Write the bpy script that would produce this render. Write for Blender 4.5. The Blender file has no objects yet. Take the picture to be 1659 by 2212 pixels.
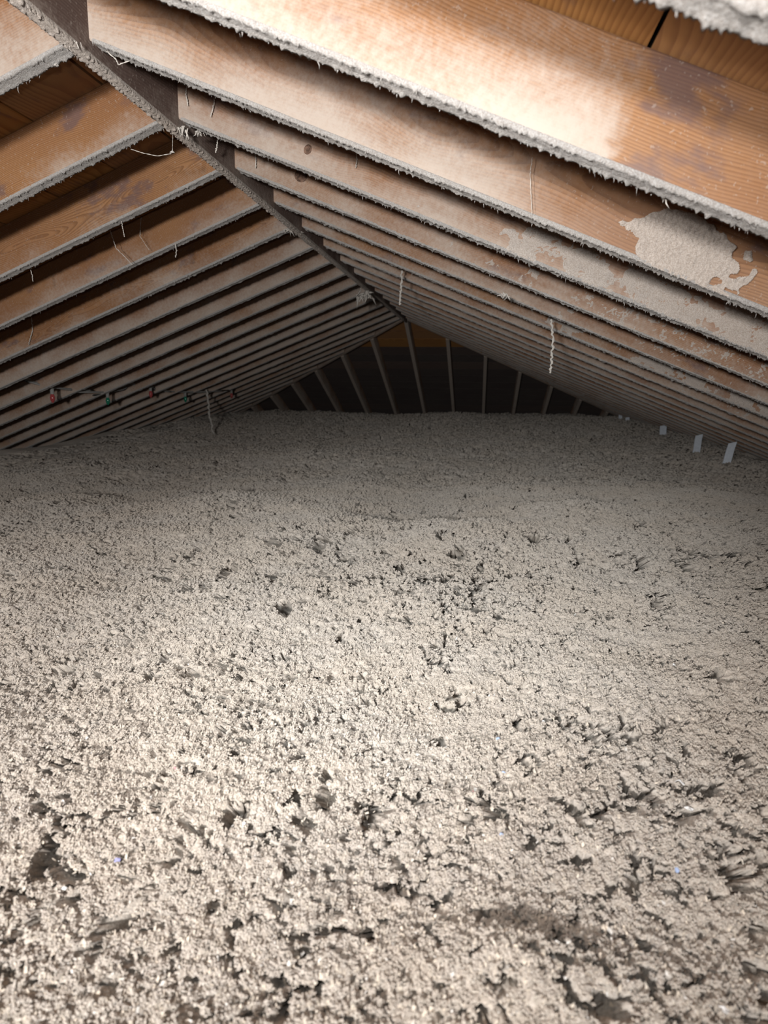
import bpy, math, random
import numpy as np
from mathutils import Matrix, Vector

C = bpy.context.scene.collection
random.seed(7)
RNG = np.random.default_rng(11)

# ------------------------------------------------------------------ camera
CAM_H = 0.5621
pitch, yaw, roll = 0.1801, 0.1361, 0.0089
fh = np.array([-math.sin(yaw), math.cos(yaw), 0.0]); zz = np.array([0, 0, 1.0])
F = fh * math.cos(pitch) - zz * math.sin(pitch)
U0 = fh * math.sin(pitch) + zz * math.cos(pitch)
R0 = np.array([math.cos(yaw), math.sin(yaw), 0.0])
U = U0 * math.cos(roll) - R0 * math.sin(roll)
R = R0 * math.cos(roll) + U0 * math.sin(roll)
cam = bpy.data.cameras.new('camera')
cam.sensor_fit = 'VERTICAL'
cam.sensor_height = 34.6
cam.lens = 34.6 * 1512.3 / 2212
cam.clip_start = 0.02
cam.dof.use_dof = True
cam.dof.focus_distance = 1.75
cam.dof.aperture_fstop = 23.65 / 4.2
cam_o = bpy.data.objects.new('camera', cam)
C.objects.link(cam_o)
M = Matrix.Identity(4)
for i in range(3):
    M[i][0], M[i][1], M[i][2] = R[i], U[i], -F[i]
M[0][3], M[1][3], M[2][3] = 0.0, 0.0, CAM_H
cam_o.matrix_world = M
bpy.context.scene.camera = cam_o

# ------------------------------------------------------------------ world, lamps, exposure
world = bpy.data.worlds.new('world')
bpy.context.scene.world = world
world.use_nodes = True
wb = world.node_tree.nodes['Background']
wb.inputs[0].default_value = (0.75, 0.85, 1.0, 1)
wb.inputs[1].default_value = 0.03

def spot(name, loc, target, watts, size, blend, radius, color):
    d = bpy.data.lights.new(name, 'SPOT')
    d.energy = watts; d.spot_size = math.radians(size); d.spot_blend = blend
    d.shadow_soft_size = radius; d.color = color
    o = bpy.data.objects.new(name, d); C.objects.link(o)
    o.location = loc
    o.rotation_euler = (Vector(target) - Vector(loc)).to_track_quat('-Z', 'Y').to_euler()
    return o
spot('hand_lamp', (-0.44, 0.12, 0.84), (-0.25, 2.0, 0.84), 50, 140, 1.0, 0.05, (1.0, 0.985, 0.975))
spot('head_lamp_beam', (-0.30, -0.50, 0.90), (-0.18, 2.05, 0.12), 120, 44, 1.0, 0.04, (0.90, 0.97, 1.0))
spot('head_lamp', (-0.28, -0.85, 0.64), (-1.35, 2.0, 0.68), 235, 130, 1.0, 0.06, (1.0, 0.985, 0.975))
spot('phone_light', (-0.03, -0.02, 0.62), (-0.1, 2.0, 0.72), 11, 140, 1.0, 0.01, (1.0, 0.985, 0.975))

vs = bpy.context.scene.view_settings
vs.view_transform = 'Standard'; vs.look = 'None'; vs.gamma = 1.0; vs.use_curve_mapping = False
vs.exposure = 0.0

# ------------------------------------------------------------------ roof geometry constants
XR, ZR, T = -0.77, 1.2082, 0.40          # right face of ridge beam / rafter underside there / slope
RW = 0.038                                # thickness of ridge beam and rafters
XL = XR - RW
XC = XR - RW / 2
Y0, S = 0.1745, 0.406                     # rafter spacing
YE = 7.2                                  # ridge end; the hip starts here
CT = 1 / math.sqrt(1 + T * T); ST = T * CT
DEP = 0.14                                # rafter depth
SO = DEP / CT                             # vertical offset of the sheathing

# ------------------------------------------------------------------ noise (numpy)
PERM = np.random.default_rng(5).permutation(256).astype(np.int64)
PERM = np.concatenate([PERM, PERM, PERM])
GA = np.random.default_rng(6).random(256) * 2 * np.pi
GX, GY = np.cos(GA), np.sin(GA)
def perlin(x, y, seed=0):
    x = np.asarray(x, float) + seed * 17.31; y = np.asarray(y, float) + seed * 9.77
    xi = np.floor(x).astype(np.int64); yi = np.floor(y).astype(np.int64)
    xf = x - xi; yf = y - yi
    u = xf * xf * xf * (xf * (xf * 6 - 15) + 10); v = yf * yf * yf * (yf * (yf * 6 - 15) + 10)
    def g(ix, iy, dx, dy):
        h = PERM[PERM[ix & 255] + (iy & 255)]
        return GX[h] * dx + GY[h] * dy
    a = g(xi, yi, xf, yf); b = g(xi + 1, yi, xf - 1, yf)
    c = g(xi, yi + 1, xf, yf - 1); d = g(xi + 1, yi + 1, xf - 1, yf - 1)
    return (a + u * (b - a) + v * ((c + u * (d - c)) - (a + u * (b - a)))) * 1.5
J1 = np.random.default_rng(8).random(256); J2 = np.random.default_rng(9).random(256); J3 = np.random.default_rng(10).random(256)
def worley(x, y, seed=0):
    x = x + seed * 13.7; y = y + seed * 5.3
    xi = np.floor(x).astype(np.int64); yi = np.floor(y).astype(np.int64)
    best = np.full(x.shape, 9.0); idv = np.zeros(x.shape)
    for i in (-1, 0, 1):
        for j in (-1, 0, 1):
            h = PERM[PERM[(xi + i) & 255] + ((yi + j) & 255)]
            d = (xi + i + J1[h] - x) ** 2 + (yi + j + J2[h] - y) ** 2
            m = d < best
            best = np.where(m, d, best); idv = np.where(m, J3[h], idv)
    return np.sqrt(best), idv
def sstep(a, b, x):
    t = np.clip((x - a) / (b - a), 0, 1)
    return t * t * (3 - 2 * t)

# the larger dark hollows in the bed: x, y, radius, depth
HOLLOWS = ((0.017, 0.650, .009, .035), (0.055, 0.645, .008, .035), (0.095, 0.632, .008, .04), (0.115, 0.612, .008, .04), (0.135, 0.585, .008, .035), (-0.481, 1.66, .020, .08),
           (-0.465, 1.62, .014, .07), (-0.847, 1.10, .018, .08), (-0.027, 1.27, .014, .07), (-0.02, 1.22, .010, .06), (-0.049, 1.05, .012, .06), (-0.556, 2.32, .024, .08), (-0.53, 2.26, .016, .07),
           (0.004, 1.73, .015, .08), (0.06, 1.68, .012, .06), (-0.555, 1.25, .014, .06), (-0.125, 0.815, .011, .045), (-0.193, 0.845, .012, .05), (-0.208, 0.79, .010, .045), (0.466, 1.33, .018, .06),
           (-0.36, 1.27, .012, .05), (-0.50, 1.30, .012, .05), (-0.28, 1.28, .013, .05), (-0.40, 1.15, .012, .05), (-0.42, 2.2, .022, .06), (-0.7, 2.3, .024, .07), (-0.45, 1.72, .014, .06), (-0.30, 1.5, .012, .06))

def ground_base(x, y):
    b = 0.16 * sstep(5.0, 9.4, y)                                    # drifts up towards the hip end
    b = b + 0.035 * perlin(x * 1.1, y * 0.8, 3) + 0.022 * perlin(x * 2.6, y * 2.0, 4)
    b = b + 0.030 * np.exp(-((x - 0.06) / 0.10) ** 2 - ((y - 0.58) / 0.05) ** 2)   # heap at the lower right
    b = b + 0.03 * np.exp(-((x - 0.45) / 0.35) ** 2 - ((y - 3.2) / 0.16) ** 2)
    ys = y + 0.45 * perlin(x * 1.5, y * 0.5, 5) + 0.12 * perlin(x * 5, y * 2, 7) - 0.10 * x
    b = b + 0.010 * np.exp(-((ys - 2.95) / 0.35) ** 2)                            # a low crest, then a dip behind it
    b = b - (0.036 + 0.02 * perlin(x * 1.3, y * 0.5, 6)) * sstep(2.85, 3.75, ys) * (1 - sstep(4.1, 5.3, ys))
    return b
def ground(x, y, parts=False):
    wx = x + 0.007 * perlin(x * 34, y * 34, 11) + 0.003 * perlin(x * 110, y * 110, 13)
    wy = y + 0.007 * perlin(x * 34, y * 34, 12) + 0.003 * perlin(x * 110, y * 110, 14)
    z = ground_base(x, y)
    z += 0.008 * perlin(wx * 8, wy * 6.5, 21) + 0.0045 * perlin(wx * 21, wy * 19, 22)
    f1, i1 = worley(wx * 58, wy * 58, 1)
    z += (0.0035 + 0.0050 * i1) * np.sqrt(np.clip(1 - (f1 * 1.15) ** 2, 0, 1))
    f2, i2 = worley(wx * 135, wy * 135, 2)
    z += (0.0022 + 0.0034 * i2) * np.sqrt(np.clip(1 - (f2 * 1.1) ** 2, 0, 1))
    z += 0.0013 * perlin(x * 330, y * 330, 23)
    # hollows and cracks between the clods
    gate = perlin(x * 2.6, y * 1.9, 31)
    pit = perlin(wx * 18 + 0.3 * wy, wy * 13, 32) + 0.55 * perlin(wx * 42, wy * 36, 33) + 0.30 * perlin(wx * 100, wy * 90, 36)
    hol = 0.055 * sstep(0.64, 0.86, pit + 0.30 * gate)
    pit2 = perlin(wx * 40, wy * 29, 37) + 0.5 * perlin(wx * 95, wy * 80, 38)
    hol = np.maximum(hol, 0.045 * sstep(0.50, 0.70, pit2 + 0.30 * gate))
    pit3 = perlin(wx * 70, wy * 52, 47) + 0.4 * perlin(wx * 150, wy * 120, 48)
    hol = np.maximum(hol, 0.022 * sstep(0.48, 0.68, pit3 + 0.22 * gate))
    pit4 = perlin(wx * 15, wy * 9, 53) + 0.5 * perlin(wx * 38, wy * 24, 54)
    hol = np.maximum(hol, 0.075 * sstep(0.44, 0.64, pit4 + 0.25 * gate) * sstep(1.5, 2.4, y))
    rid = 1 - np.abs(perlin(wx * 15 + wy * 5, wy * 8, 34) + 0.3 * perlin(wx * 50, wy * 50, 39)) * 2.4
    hol = np.maximum(hol, 0.040 * sstep(0.74, 0.92, rid) * sstep(0.16, 0.36, perlin(x * 9, y * 6, 35) + 0.2 * gate))
    rid2 = 1 - np.abs(perlin(wx * 33 + wy * 9, wy * 24, 45)) * 2.3
    hol = np.maximum(hol, 0.026 * sstep(0.72, 0.93, rid2) * sstep(0.04, 0.30, perlin(x * 14, y * 12, 46)))
    for (cx_, cy_, r_, dp) in HOLLOWS:
        hol = np.maximum(hol, dp * np.exp(-(((wx + min(.013, .7 * r_) * perlin(x * 60, y * 60, 51) - cx_) / r_) ** 2 + ((wy + min(.013, .7 * r_) * perlin(x * 60, y * 60, 52) - cy_) / (r_ * 1.6)) ** 2) ** 1.5))
    return (z - hol, hol) if parts else z - hol

# ------------------------------------------------------------------ materials
def mat(name):
    m = bpy.data.materials.new(name); m.use_nodes = True
    nt = m.node_tree; nt.nodes.clear()
    return m, nt
class N:
    def __init__(s, nt): s.nt = nt
    def new(s, t, **k):
        n = s.nt.nodes.new(t)
        for a, v in k.items(): setattr(n, a, v)
        return n
    def link(s, a, b): s.nt.links.new(a, b)
    def val(s, sock, v):
        if hasattr(v, 'is_output') or isinstance(v, bpy.types.NodeSocket): s.link(v, sock)
        else: sock.default_value = v
    def math(s, op, a, b=None, c=None, clamp=False):
        n = s.new('ShaderNodeMath', operation=op); n.use_clamp = clamp
        for i, v in enumerate((a, b, c)):
            if v is not None: s.val(n.inputs[i], v)
        return n.outputs[0]
    def vmath(s, op, a, b=None):
        n = s.new('ShaderNodeVectorMath', operation=op)
        s.val(n.inputs[0], a)
        if b is not None: s.val(n.inputs[1], b)
        return n.outputs[1] if op in ('LENGTH', 'DISTANCE', 'DOT_PRODUCT') else n.outputs[0]
    def noise(s, vec, scale, detail=3, rough=0.55):
        n = s.new('ShaderNodeTexNoise'); s.link(vec, n.inputs['Vector'])
        n.inputs['Scale'].default_value = scale; n.inputs['Detail'].default_value = detail
        n.inputs['Roughness'].default_value = rough
        return n
    def ramp(s, v, a, b, lo=0.0, hi=1.0):
        n = s.new('ShaderNodeMapRange', interpolation_type='SMOOTHSTEP')
        s.val(n.inputs[0], v); s.val(n.inputs[1], a); s.val(n.inputs[2], b)
        n.inputs[3].default_value = lo; n.inputs[4].default_value = hi
        return n.outputs[0]
    def mix(s, fac, a, b, mode='MIX'):
        n = s.new('ShaderNodeMix', data_type='RGBA', blend_type=mode)
        s.val(n.inputs[0], fac)
        for i, v in ((6, a), (7, b)):
            if isinstance(v, tuple): n.inputs[i].default_value = (*v, 1)
            else: s.link(v, n.inputs[i])
        return n.outputs[2]
    def sep(s, v):
        n = s.new('ShaderNodeSeparateXYZ'); s.link(v, n.inputs[0]); return n.outputs
    def comb(s, x, y, z):
        n = s.new('ShaderNodeCombineXYZ')
        for i, v in enumerate((x, y, z)): s.val(n.inputs[i], v)
        return n.outputs[0]
    def finish(s, color, rough=0.9, height=None, dist=0.001, strength=1.0, spec=0.15, drough=0.3):
        b = s.new('ShaderNodeBsdfPrincipled'); o = s.new('ShaderNodeOutputMaterial')
        if isinstance(color, tuple): b.inputs['Base Color'].default_value = (*color, 1)
        else: s.link(color, b.inputs['Base Color'])
        s.val(b.inputs['Roughness'], rough)
        b.inputs['Specular IOR Level'].default_value = spec
        b.inputs['Diffuse Roughness'].default_value = drough
        if height is not None:
            bp = s.new('ShaderNodeBump'); bp.inputs['Distance'].default_value = dist
            bp.inputs['Strength'].default_value = strength
            s.link(height, bp.inputs['Height']); s.link(bp.outputs[0], b.inputs['Normal'])
        s.link(b.outputs[0], o.inputs[0])
        return b

DUST = (0.455, 0.375, 0.31)
def wood_material(name, light, dark, dusty=True, ring=235.0, stain=0.7):
    m, nt = mat(name); n = N(nt)
    tc = n.new('ShaderNodeTexCoord')
    P = tc.outputs['Object']
    if dusty:
        rnd = n.new('ShaderNodeAttribute', attribute_type='OBJECT', attribute_name='grain_seed').outputs['Fac']
        pz = n.new('ShaderNodeAttribute', attribute_type='OBJECT', attribute_name='pith').outputs['Fac']
    else:
        rnd = n.new('ShaderNodeObjectInfo').outputs['Random']
        pz = n.math('MULTIPLY_ADD', rnd, 0.22, -0.07)
    off = n.comb(n.math('MULTIPLY', rnd, 37.0), n.math('MULTIPLY', rnd, 11.0), n.math('MULTIPLY', rnd, 23.0))
    x, y, z = n.sep(P)
    # cathedral grain: distance to a wandering pith line running along the board
    Ps = n.vmath('ADD', n.vmath('MULTIPLY', P, (1.1, 1.0, 1.0)), off)
    w1 = n.noise(Ps, 1.9, 2, 0.5).outputs['Color']
    w = n.vmath('MULTIPLY', n.vmath('SUBTRACT', w1, (0.5, 0.5, 0.5)), (0.0, 0.10, 0.10))
    Pf = n.vmath('ADD', n.vmath('MULTIPLY', P, (4.0, 40.0, 40.0)), off)
    w2 = n.noise(Pf, 1.0, 2, 0.5).outputs['Color']
    wf = n.vmath('MULTIPLY', n.vmath('SUBTRACT', w2, (0.5, 0.5, 0.5)), (0.0, 0.004, 0.006))
    pith = n.comb(0.0, n.math('ADD', 0.02, n.math('MULTIPLY', rnd, 0.03)), pz)
    yz = n.vmath('ADD', n.vmath('ADD', n.vmath('SUBTRACT', n.vmath('MULTIPLY', P, (0.0, 1.0, 1.0)), pith), w), wf)
    r = n.vmath('LENGTH', yz)
    saw = n.math('FRACT', n.math('MULTIPLY', r, ring))
    line = n.ramp(saw, 0.25, 0.9)
    line = n.math('MULTIPLY', line, n.ramp(saw, 1.0, 0.93))
    fib = n.noise(n.vmath('ADD', n.vmath('MULTIPLY', P, (10.0, 420.0, 420.0)), off), 1.0, 3, 0.6).outputs[0]
    g = n.math('ADD', n.math('MULTIPLY', line, 0.75), n.math('MULTIPLY_ADD', fib, 0.5, -0.2), clamp=True)
    col = n.mix(g, light, dark)
    tone = n.noise(Ps, 2.3, 2).outputs[0]
    col = n.mix(n.ramp(tone, 0.35, 0.7, 0.0, 0.5), col, (dark[0] * 1.1, dark[1] * 1.05, dark[2] * 1.2))
    col = n.mix(n.math('MULTIPLY', n.ramp(rnd, 0.2, 1.0), 0.35), col, (0.27, 0.165, 0.12))
    # purple-grey stains and scuffs
    sn = n.noise(n.vmath('MULTIPLY', Ps, (1.0, 3.0, 2.2)), 6.0, 4, 0.6).outputs[0]
    if dusty:
        sa = n.new('ShaderNodeAttribute', attribute_type='OBJECT', attribute_name='stain_at').outputs['Fac']
        sn = n.math('ADD', sn, n.ramp(n.math('ABSOLUTE', n.math('SUBTRACT', x, sa)), 0.02, 0.16, 0.12, 0.0))
    col = n.mix(n.ramp(sn, 0.58, 0.70, 0.0, stain), col, (0.13, 0.085, 0.085))
    rough = 0.75
    h = n.math('MULTIPLY', g, -0.35)
    if dusty:
        at = n.new('ShaderNodeAttribute', attribute_type='OBJECT', attribute_name='dust')
        ae = n.new('ShaderNodeAttribute', attribute_type='OBJECT', attribute_name='dust_end')
        geo = n.new('ShaderNodeNewGeometry')
        fine = n.noise(Ps, 95.0, 5, 0.7).outputs[0]
        big = n.noise(n.vmath('MULTIPLY', Ps, (1.0, 1.0, 1.6)), 4.0, 4, 0.55).outputs[0]
        hgt = n.math('DIVIDE', z, 0.14)                            # 0 bottom .. 1 top of the board
        lev = n.math('ADD', at.outputs['Fac'], n.math('MULTIPLY', n.math('SUBTRACT', big, 0.5), 1.5))
        d = n.math('SUBTRACT', lev, n.math('MULTIPLY', hgt, 0.85))
        d = n.math('ADD', d, n.math('MULTIPLY', n.math('SUBTRACT', fine, 0.5), 0.9))
        edge = n.math('ADD', ae.outputs['Fac'], n.math('MULTIPLY', n.math('SUBTRACT', n.noise(Ps, 30.0, 3).outputs[0], 0.5), 0.06))
        soft = n.new('ShaderNodeAttribute', attribute_type='OBJECT', attribute_name='dust_soft').outputs['Fac']
        lim = n.ramp(n.math('SUBTRACT', x, edge), n.math('MULTIPLY', soft, -1.0), 0.012, 1.0, 0.14)
        film = n.math('MULTIPLY', n.ramp(d, -0.35, 0.75), lim)
        specks = n.math('MULTIPLY', n.ramp(n.noise(Ps, 160.0, 2).outputs[0], 0.62, 0.70), 0.35)
        film = n.math('MAXIMUM', n.math('MULTIPLY', film, 0.92), specks)
        dcol = n.mix(n.noise(Ps, 25.0, 3).outputs[0], DUST, (0.475, 0.42, 0.37))
        col = n.mix(film, col, dcol)
        h = n.math('ADD', n.math('MULTIPLY', h, n.math('SUBTRACT', 1.0, film)), n.math('MULTIPLY', n.math('MULTIPLY', fine, film), 1.6))
        rough = 0.9
    n.finish(col, rough, h, 0.0012, 0.6)
    return m

def insulation_material(name, cols, bump=True):
    m, nt = mat(name); n = N(nt)
    geo = n.new('ShaderNodeNewGeometry'); P = geo.outputs['Position']
    a = n.noise(P, 3.0, 3).outputs[0]; b = n.noise(P, 60.0, 4, 0.65).outputs[0]; c = n.noise(P, 420.0, 3, 0.7).outputs[0]
    col = n.mix(n.ramp(b, 0.35, 0.68), cols[0], cols[1])
    col = n.mix(n.ramp(a, 0.38, 0.62, 0.0, 0.6), col, cols[2])
    col = n.mix(n.ramp(c, 0.30, 0.72), n.mix(0.45, col, (0.26, 0.21, 0.17)), n.mix(0.25, col, (0.85, 0.82, 0.78)))
    h = n.math('ADD', n.math('MULTIPLY', c, 0.6), n.noise(P, 170.0, 4, 0.7).outputs[0])
    n.finish(col, 1.0, h, 0.004, 0.9, spec=0.0, drough=1.0)
    return m

def plain(name, col, rough=0.9, var=0.15, scale=60.0, **k):
    m, nt = mat(name); n = N(nt)
    geo = n.new('ShaderNodeNewGeometry')
    v = n.noise(geo.outputs['Position'], scale, 3).outputs[0]
    c = n.mix(n.ramp(v, 0.3, 0.7), tuple(x * (1 - var) for x in col), tuple(min(1, x * (1 + var)) for x in col))
    n.finish(c, rough, v, 0.001, 0.4, **k)
    return m

M_RAFTER = wood_material('rafter_wood', (0.345, 0.178, 0.082), (0.185, 0.085, 0.036))
M_PLANK = wood_material('sheathing_wood', (0.42, 0.21, 0.07), (0.25, 0.11, 0.036), dusty=False, ring=110, stain=0.35)
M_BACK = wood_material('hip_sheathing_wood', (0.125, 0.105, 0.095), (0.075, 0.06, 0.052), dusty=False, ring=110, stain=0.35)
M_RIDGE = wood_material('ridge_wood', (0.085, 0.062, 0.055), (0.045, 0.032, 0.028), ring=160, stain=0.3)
M_INS = insulation_material('loose_insulation', ((0.61, 0.55, 0.475), (0.545, 0.495, 0.44), (0.595, 0.515, 0.425)))
M_CRUST = insulation_material('dust_crust', ((0.30, 0.29, 0.28), (0.23, 0.225, 0.22), (0.28, 0.265, 0.25)))
M_CAKE = insulation_material('dust_cake', ((0.43, 0.37, 0.32), (0.38, 0.33, 0.29), (0.41, 0.34, 0.285)))
M_FELT = plain('roof_felt', (0.012, 0.011, 0.010), 0.95)
M_WEB = plain('cobweb', (0.55, 0.51, 0.46), 1.0, 0.1)
M_TAB = plain('white_card', (0.80, 0.84, 0.90), 0.6, 0.05)
M_WIRE = plain('light_cable', (0.34, 0.33, 0.31), 0.7, 0.1)
M_KNOT = plain('knot', (0.14, 0.085, 0.06), 0.8, 0.5, 160.0)
M_FLOOR = plain('floor_boards', (0.22, 0.15, 0.10), 0.9)
def bulb_mat(name, col):
    m, nt = mat(name); n = N(nt)
    b = n.finish(col, 0.15, None, spec=0.5)
    b.inputs['Transmission Weight'].default_value = 0.3
    return m
M_RED = bulb_mat('red_bulb_glass', (0.55, 0.10, 0.10)); M_GREEN = bulb_mat('green_bulb_glass', (0.03, 0.28, 0.17))

# ------------------------------------------------------------------ mesh helpers
def mesh(name, verts, faces, material, smooth=False):
    me = bpy.data.meshes.new(name)
    me.from_pydata([tuple(map(float, v)) for v in verts], [], faces)
    me.materials.append(material)
    if smooth: me.polygons.foreach_set('use_smooth', [True] * len(me.polygons))
    me.update()
    return me
def grid_mesh(name, P, material, smooth=True):
    r, c = P.shape[:2]
    me = bpy.data.meshes.new(name)
    idx = np.arange(r * c).reshape(r, c)
    q = np.stack([idx[:-1, :-1], idx[:-1, 1:], idx[1:, 1:], idx[1:, :-1]], -1).reshape(-1, 4)
    me.vertices.add(r * c); me.vertices.foreach_set('co', P.reshape(-1).astype(np.float32))
    me.loops.add(q.size); me.loops.foreach_set('vertex_index', q.reshape(-1).astype(np.int32))
    me.polygons.add(len(q))
    me.polygons.foreach_set('loop_start', np.arange(0, q.size, 4, dtype=np.int32))
    if smooth: me.polygons.foreach_set('use_smooth', np.ones(len(q), bool))
    me.materials.append(material)
    me.update(calc_edges=True); me.validate()
    return me
def board(o, dust=0.2, end=99.0, soft=0.012, pith=None, seed=None):
    r = random.random()
    o['dust'] = dust; o['dust_end'] = end; o['dust_soft'] = soft
    o['stain_at'] = -9.0
    o['grain_seed'] = r if seed is None else seed
    o['pith'] = (random.choice([-0.35, -0.2, 0.03, 0.08, 0.3, 0.4]) + 0.05 * r) if pith is None else pith
    return o
def obj(name, me, parent=None, loc=None, mw=None):
    o = bpy.data.objects.new(name, me); C.objects.link(o)
    if parent is not None: o.parent = parent
    if mw is not None: o.matrix_world = mw
    elif loc is not None: o.location = loc
    return o
def tag(o, label, cat, group=None, kind=None):
    o['label'] = label; o['category'] = cat
    if group: o['group'] = group
    if kind: o['kind'] = kind
    return o
HEX = [(0, 3, 2, 1), (4, 5, 6, 7), (0, 1, 5, 4), (1, 2, 6, 5), (2, 3, 7, 6), (3, 0, 4, 7)]
def bevel_box(x0, x1, yh, zh, top_skew, name, material, bev=0.003, nx=24, sag=0.0, x1skew=0.0):
    """board along x with plumb-cut ends and eased edges, gently bowed"""
    prof = [(-yh + bev, 0), (yh - bev, 0), (yh, bev), (yh, zh - bev), (yh - bev, zh), (-yh + bev, zh), (-yh, zh - bev), (-yh, bev)]
    V, Fc = [], []
    for i in range(nx + 1):
        t = i / nx
        for (y, z) in prof:
            xs = x0 - z * top_skew; xe = x1 - z * x1skew
            V.append((xs + (xe - xs) * t, y + sag * math.sin(math.pi * t), z))
    n = len(prof)
    for i in range(nx):
        for k in range(n):
            a = i * n + k; b = i * n + (k + 1) % n
            Fc.append((a, a + n, b + n, b))
    Fc.append(tuple(range(n))); Fc.append(tuple(nx * n + k for k in reversed(range(n))))
    return mesh(name, V, Fc, material)

def spike_geo(base, tip, r, seg=3):
    """small tapered drooping filament"""
    base = np.array(base, float); tip = np.array(tip, float)
    ax = tip - base; L = np.linalg.norm(ax) + 1e-9; ax /= L
    s = np.cross(ax, [0.3, 0.9, 0.2]); s /= np.linalg.norm(s); t = np.cross(ax, s)
    V = []
    mid = base + (tip - base) * 0.5 + s * L * random.uniform(-.12, .12) + t * L * random.uniform(-.12, .12)
    for c, rr in ((base, r), (mid, r * 0.6)):
        for k in range(seg):
            a = 2 * math.pi * k / seg
            V.append(c + (s * math.cos(a) + t * math.sin(a)) * rr)
    V.append(tip)
    Fc = []
    for k in range(seg):
        k2 = (k + 1) % seg
        Fc.append((k, k2, seg + k2, seg + k)); Fc.append((seg + k, seg + k2, 2 * seg))
    return V, Fc

def crust_mesh(L, res, seed, x0=0.004, amp=1.0, spikes=120, yh=RW / 2, front=0.007, down=(0, 0, -1), drip=None, material=None):
    """caked dust along a board's lower edge: near lip, underside, far lip; local board coordinates"""
    nx = max(8, int((L - x0) / res)); xs = np.linspace(x0, L, nx)
    pr = []                                                    # (y, z, ny, nz)
    for z in np.linspace(front, 0.001, 6): pr.append((-yh, z, -1, 0))
    pr.append((-yh, 0, -.7, -.7))
    for y in np.linspace(-yh + 0.004, yh - 0.004, 8): pr.append((y, 0, 0, -1))
    pr.append((yh, 0, .7, -.7))
    for z in np.linspace(0.002, 0.010, 4): pr.append((yh, z, 1, 0))
    pr = np.array(pr)
    s = np.concatenate([[0], np.cumsum(np.hypot(np.diff(pr[:, 0]), np.diff(pr[:, 1])))])
    X, Sg = np.meshgrid(xs, s, indexing='ij')
    n1 = perlin(X * 24, Sg * 60, seed); n2 = perlin(X * 95, Sg * 130, seed + 1); n3 = perlin(X * 300, Sg * 320, seed + 2)
    lip = np.zeros(len(s)); lip[4:8] = 1; lip[13:17] = 1
    d = 0.0010 + amp * (0.0005 * n1 + 0.0007 * np.abs(n2) + 0.0011 * n3)
    ragged = np.clip(perlin(X * 230, Sg * 60, seed + 3), 0, 1) + 0.8 * np.clip(perlin(X * 90, Sg * 30, seed + 4), 0, 1) * np.clip(0.4 + perlin(X * 9, Sg * 0, seed + 5), 0, 1)
    d = d + amp * 0.0030 * ragged * lip[None, :]
    d[:, 0] = -0.0015; d[:, -1] = -0.0015; d[:, 1] = d[:, 1] * 0.4 - 0.0006; d[:, -2] *= 0.4
    d[0] = -0.001; d[-1] = -0.001
    P = np.zeros((nx, len(s), 3))
    P[:, :, 0] = X
    P[:, :, 1] = pr[None, :, 0] + d * pr[None, :, 2]
    P[:, :, 2] = pr[None, :, 1] + d * pr[None, :, 3] - amp * 0.0032 * ragged * lip[None, :]
    V = P.reshape(-1, 3); c = len(s)
    idx = np.arange(nx * c).reshape(nx, c)
    Fq = np.stack([idx[:-1, :-1], idx[:-1, 1:], idx[1:, 1:], idx[1:, :-1]], -1).reshape(-1, 4)
    V = V.tolist(); Fc = Fq.tolist()
    rs = random.Random(seed)
    dn = np.array(down, float)
    for q_ in range(spikes + (160 if drip else 0)):
        x = rs.uniform(x0, L) if q_ < spikes else rs.uniform(drip, L); edge = rs.random() < 0.45
        ln = (0.0025 + 0.007 * rs.random() ** 4) * amp
        if rs.random() < 0.05: ln *= 1.8
        if q_ >= spikes: ln = 0.003 + 0.010 * rs.random() ** 2.5
        b = np.array([x, (-yh if edge else yh) + rs.uniform(-.003, .003), rs.uniform(-0.0015, 0.001)])
        tip = b + dn * ln + np.array([rs.uniform(-.3, .3), rs.uniform(-.35, .35), 0]) * ln
        v, f = spike_geo(b, tip, rs.uniform(0.0006, 0.0016))
        o = len(V); V += [list(p) for p in v]; Fc += [tuple(i + o for i in q) for q in f]
    return mesh('dust_crust', V, Fc, material or M_CRUST, True)

def cake_mesh(mask, x0, x1, z0, z1, res, thick, seed):
    """insulation caked on a board's near face: a rough slab where mask(x, z) > 0"""
    xs = np.arange(x0, x1, res); zs = np.arange(z0, z1, res)
    X, Z = np.meshgrid(xs, zs, indexing='ij')
    m = mask(X, Z)
    hgt = thick * (0.55 + 0.35 * perlin(X * 35, Z * 35, seed) + 0.35 * perlin(X * 140, Z * 140, seed + 1) + 0.25 * perlin(X * 330, Z * 330, seed + 2))
    hgt = np.clip(hgt, thick * 0.15, None) * sstep(0.0, 0.25, m) - 0.0008
    keep = (m > -0.03)
    q = keep[:-1, :-1] & keep[1:, :-1] & keep[1:, 1:] & keep[:-1, 1:]
    idx = np.arange(X.size).reshape(X.shape)
    Fq = np.stack([idx[:-1, :-1], idx[1:, :-1], idx[1:, 1:], idx[:-1, 1:]], -1)[q]
    P = np.stack([X, -RW / 2 - hgt, Z], -1).reshape(-1, 3)
    used = np.unique(Fq); re = np.zeros(X.size, int); re[used] = np.arange(len(used))
    return mesh('dust_cake', P[used].tolist(), re[Fq].tolist(), M_CAKE, True)

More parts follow.
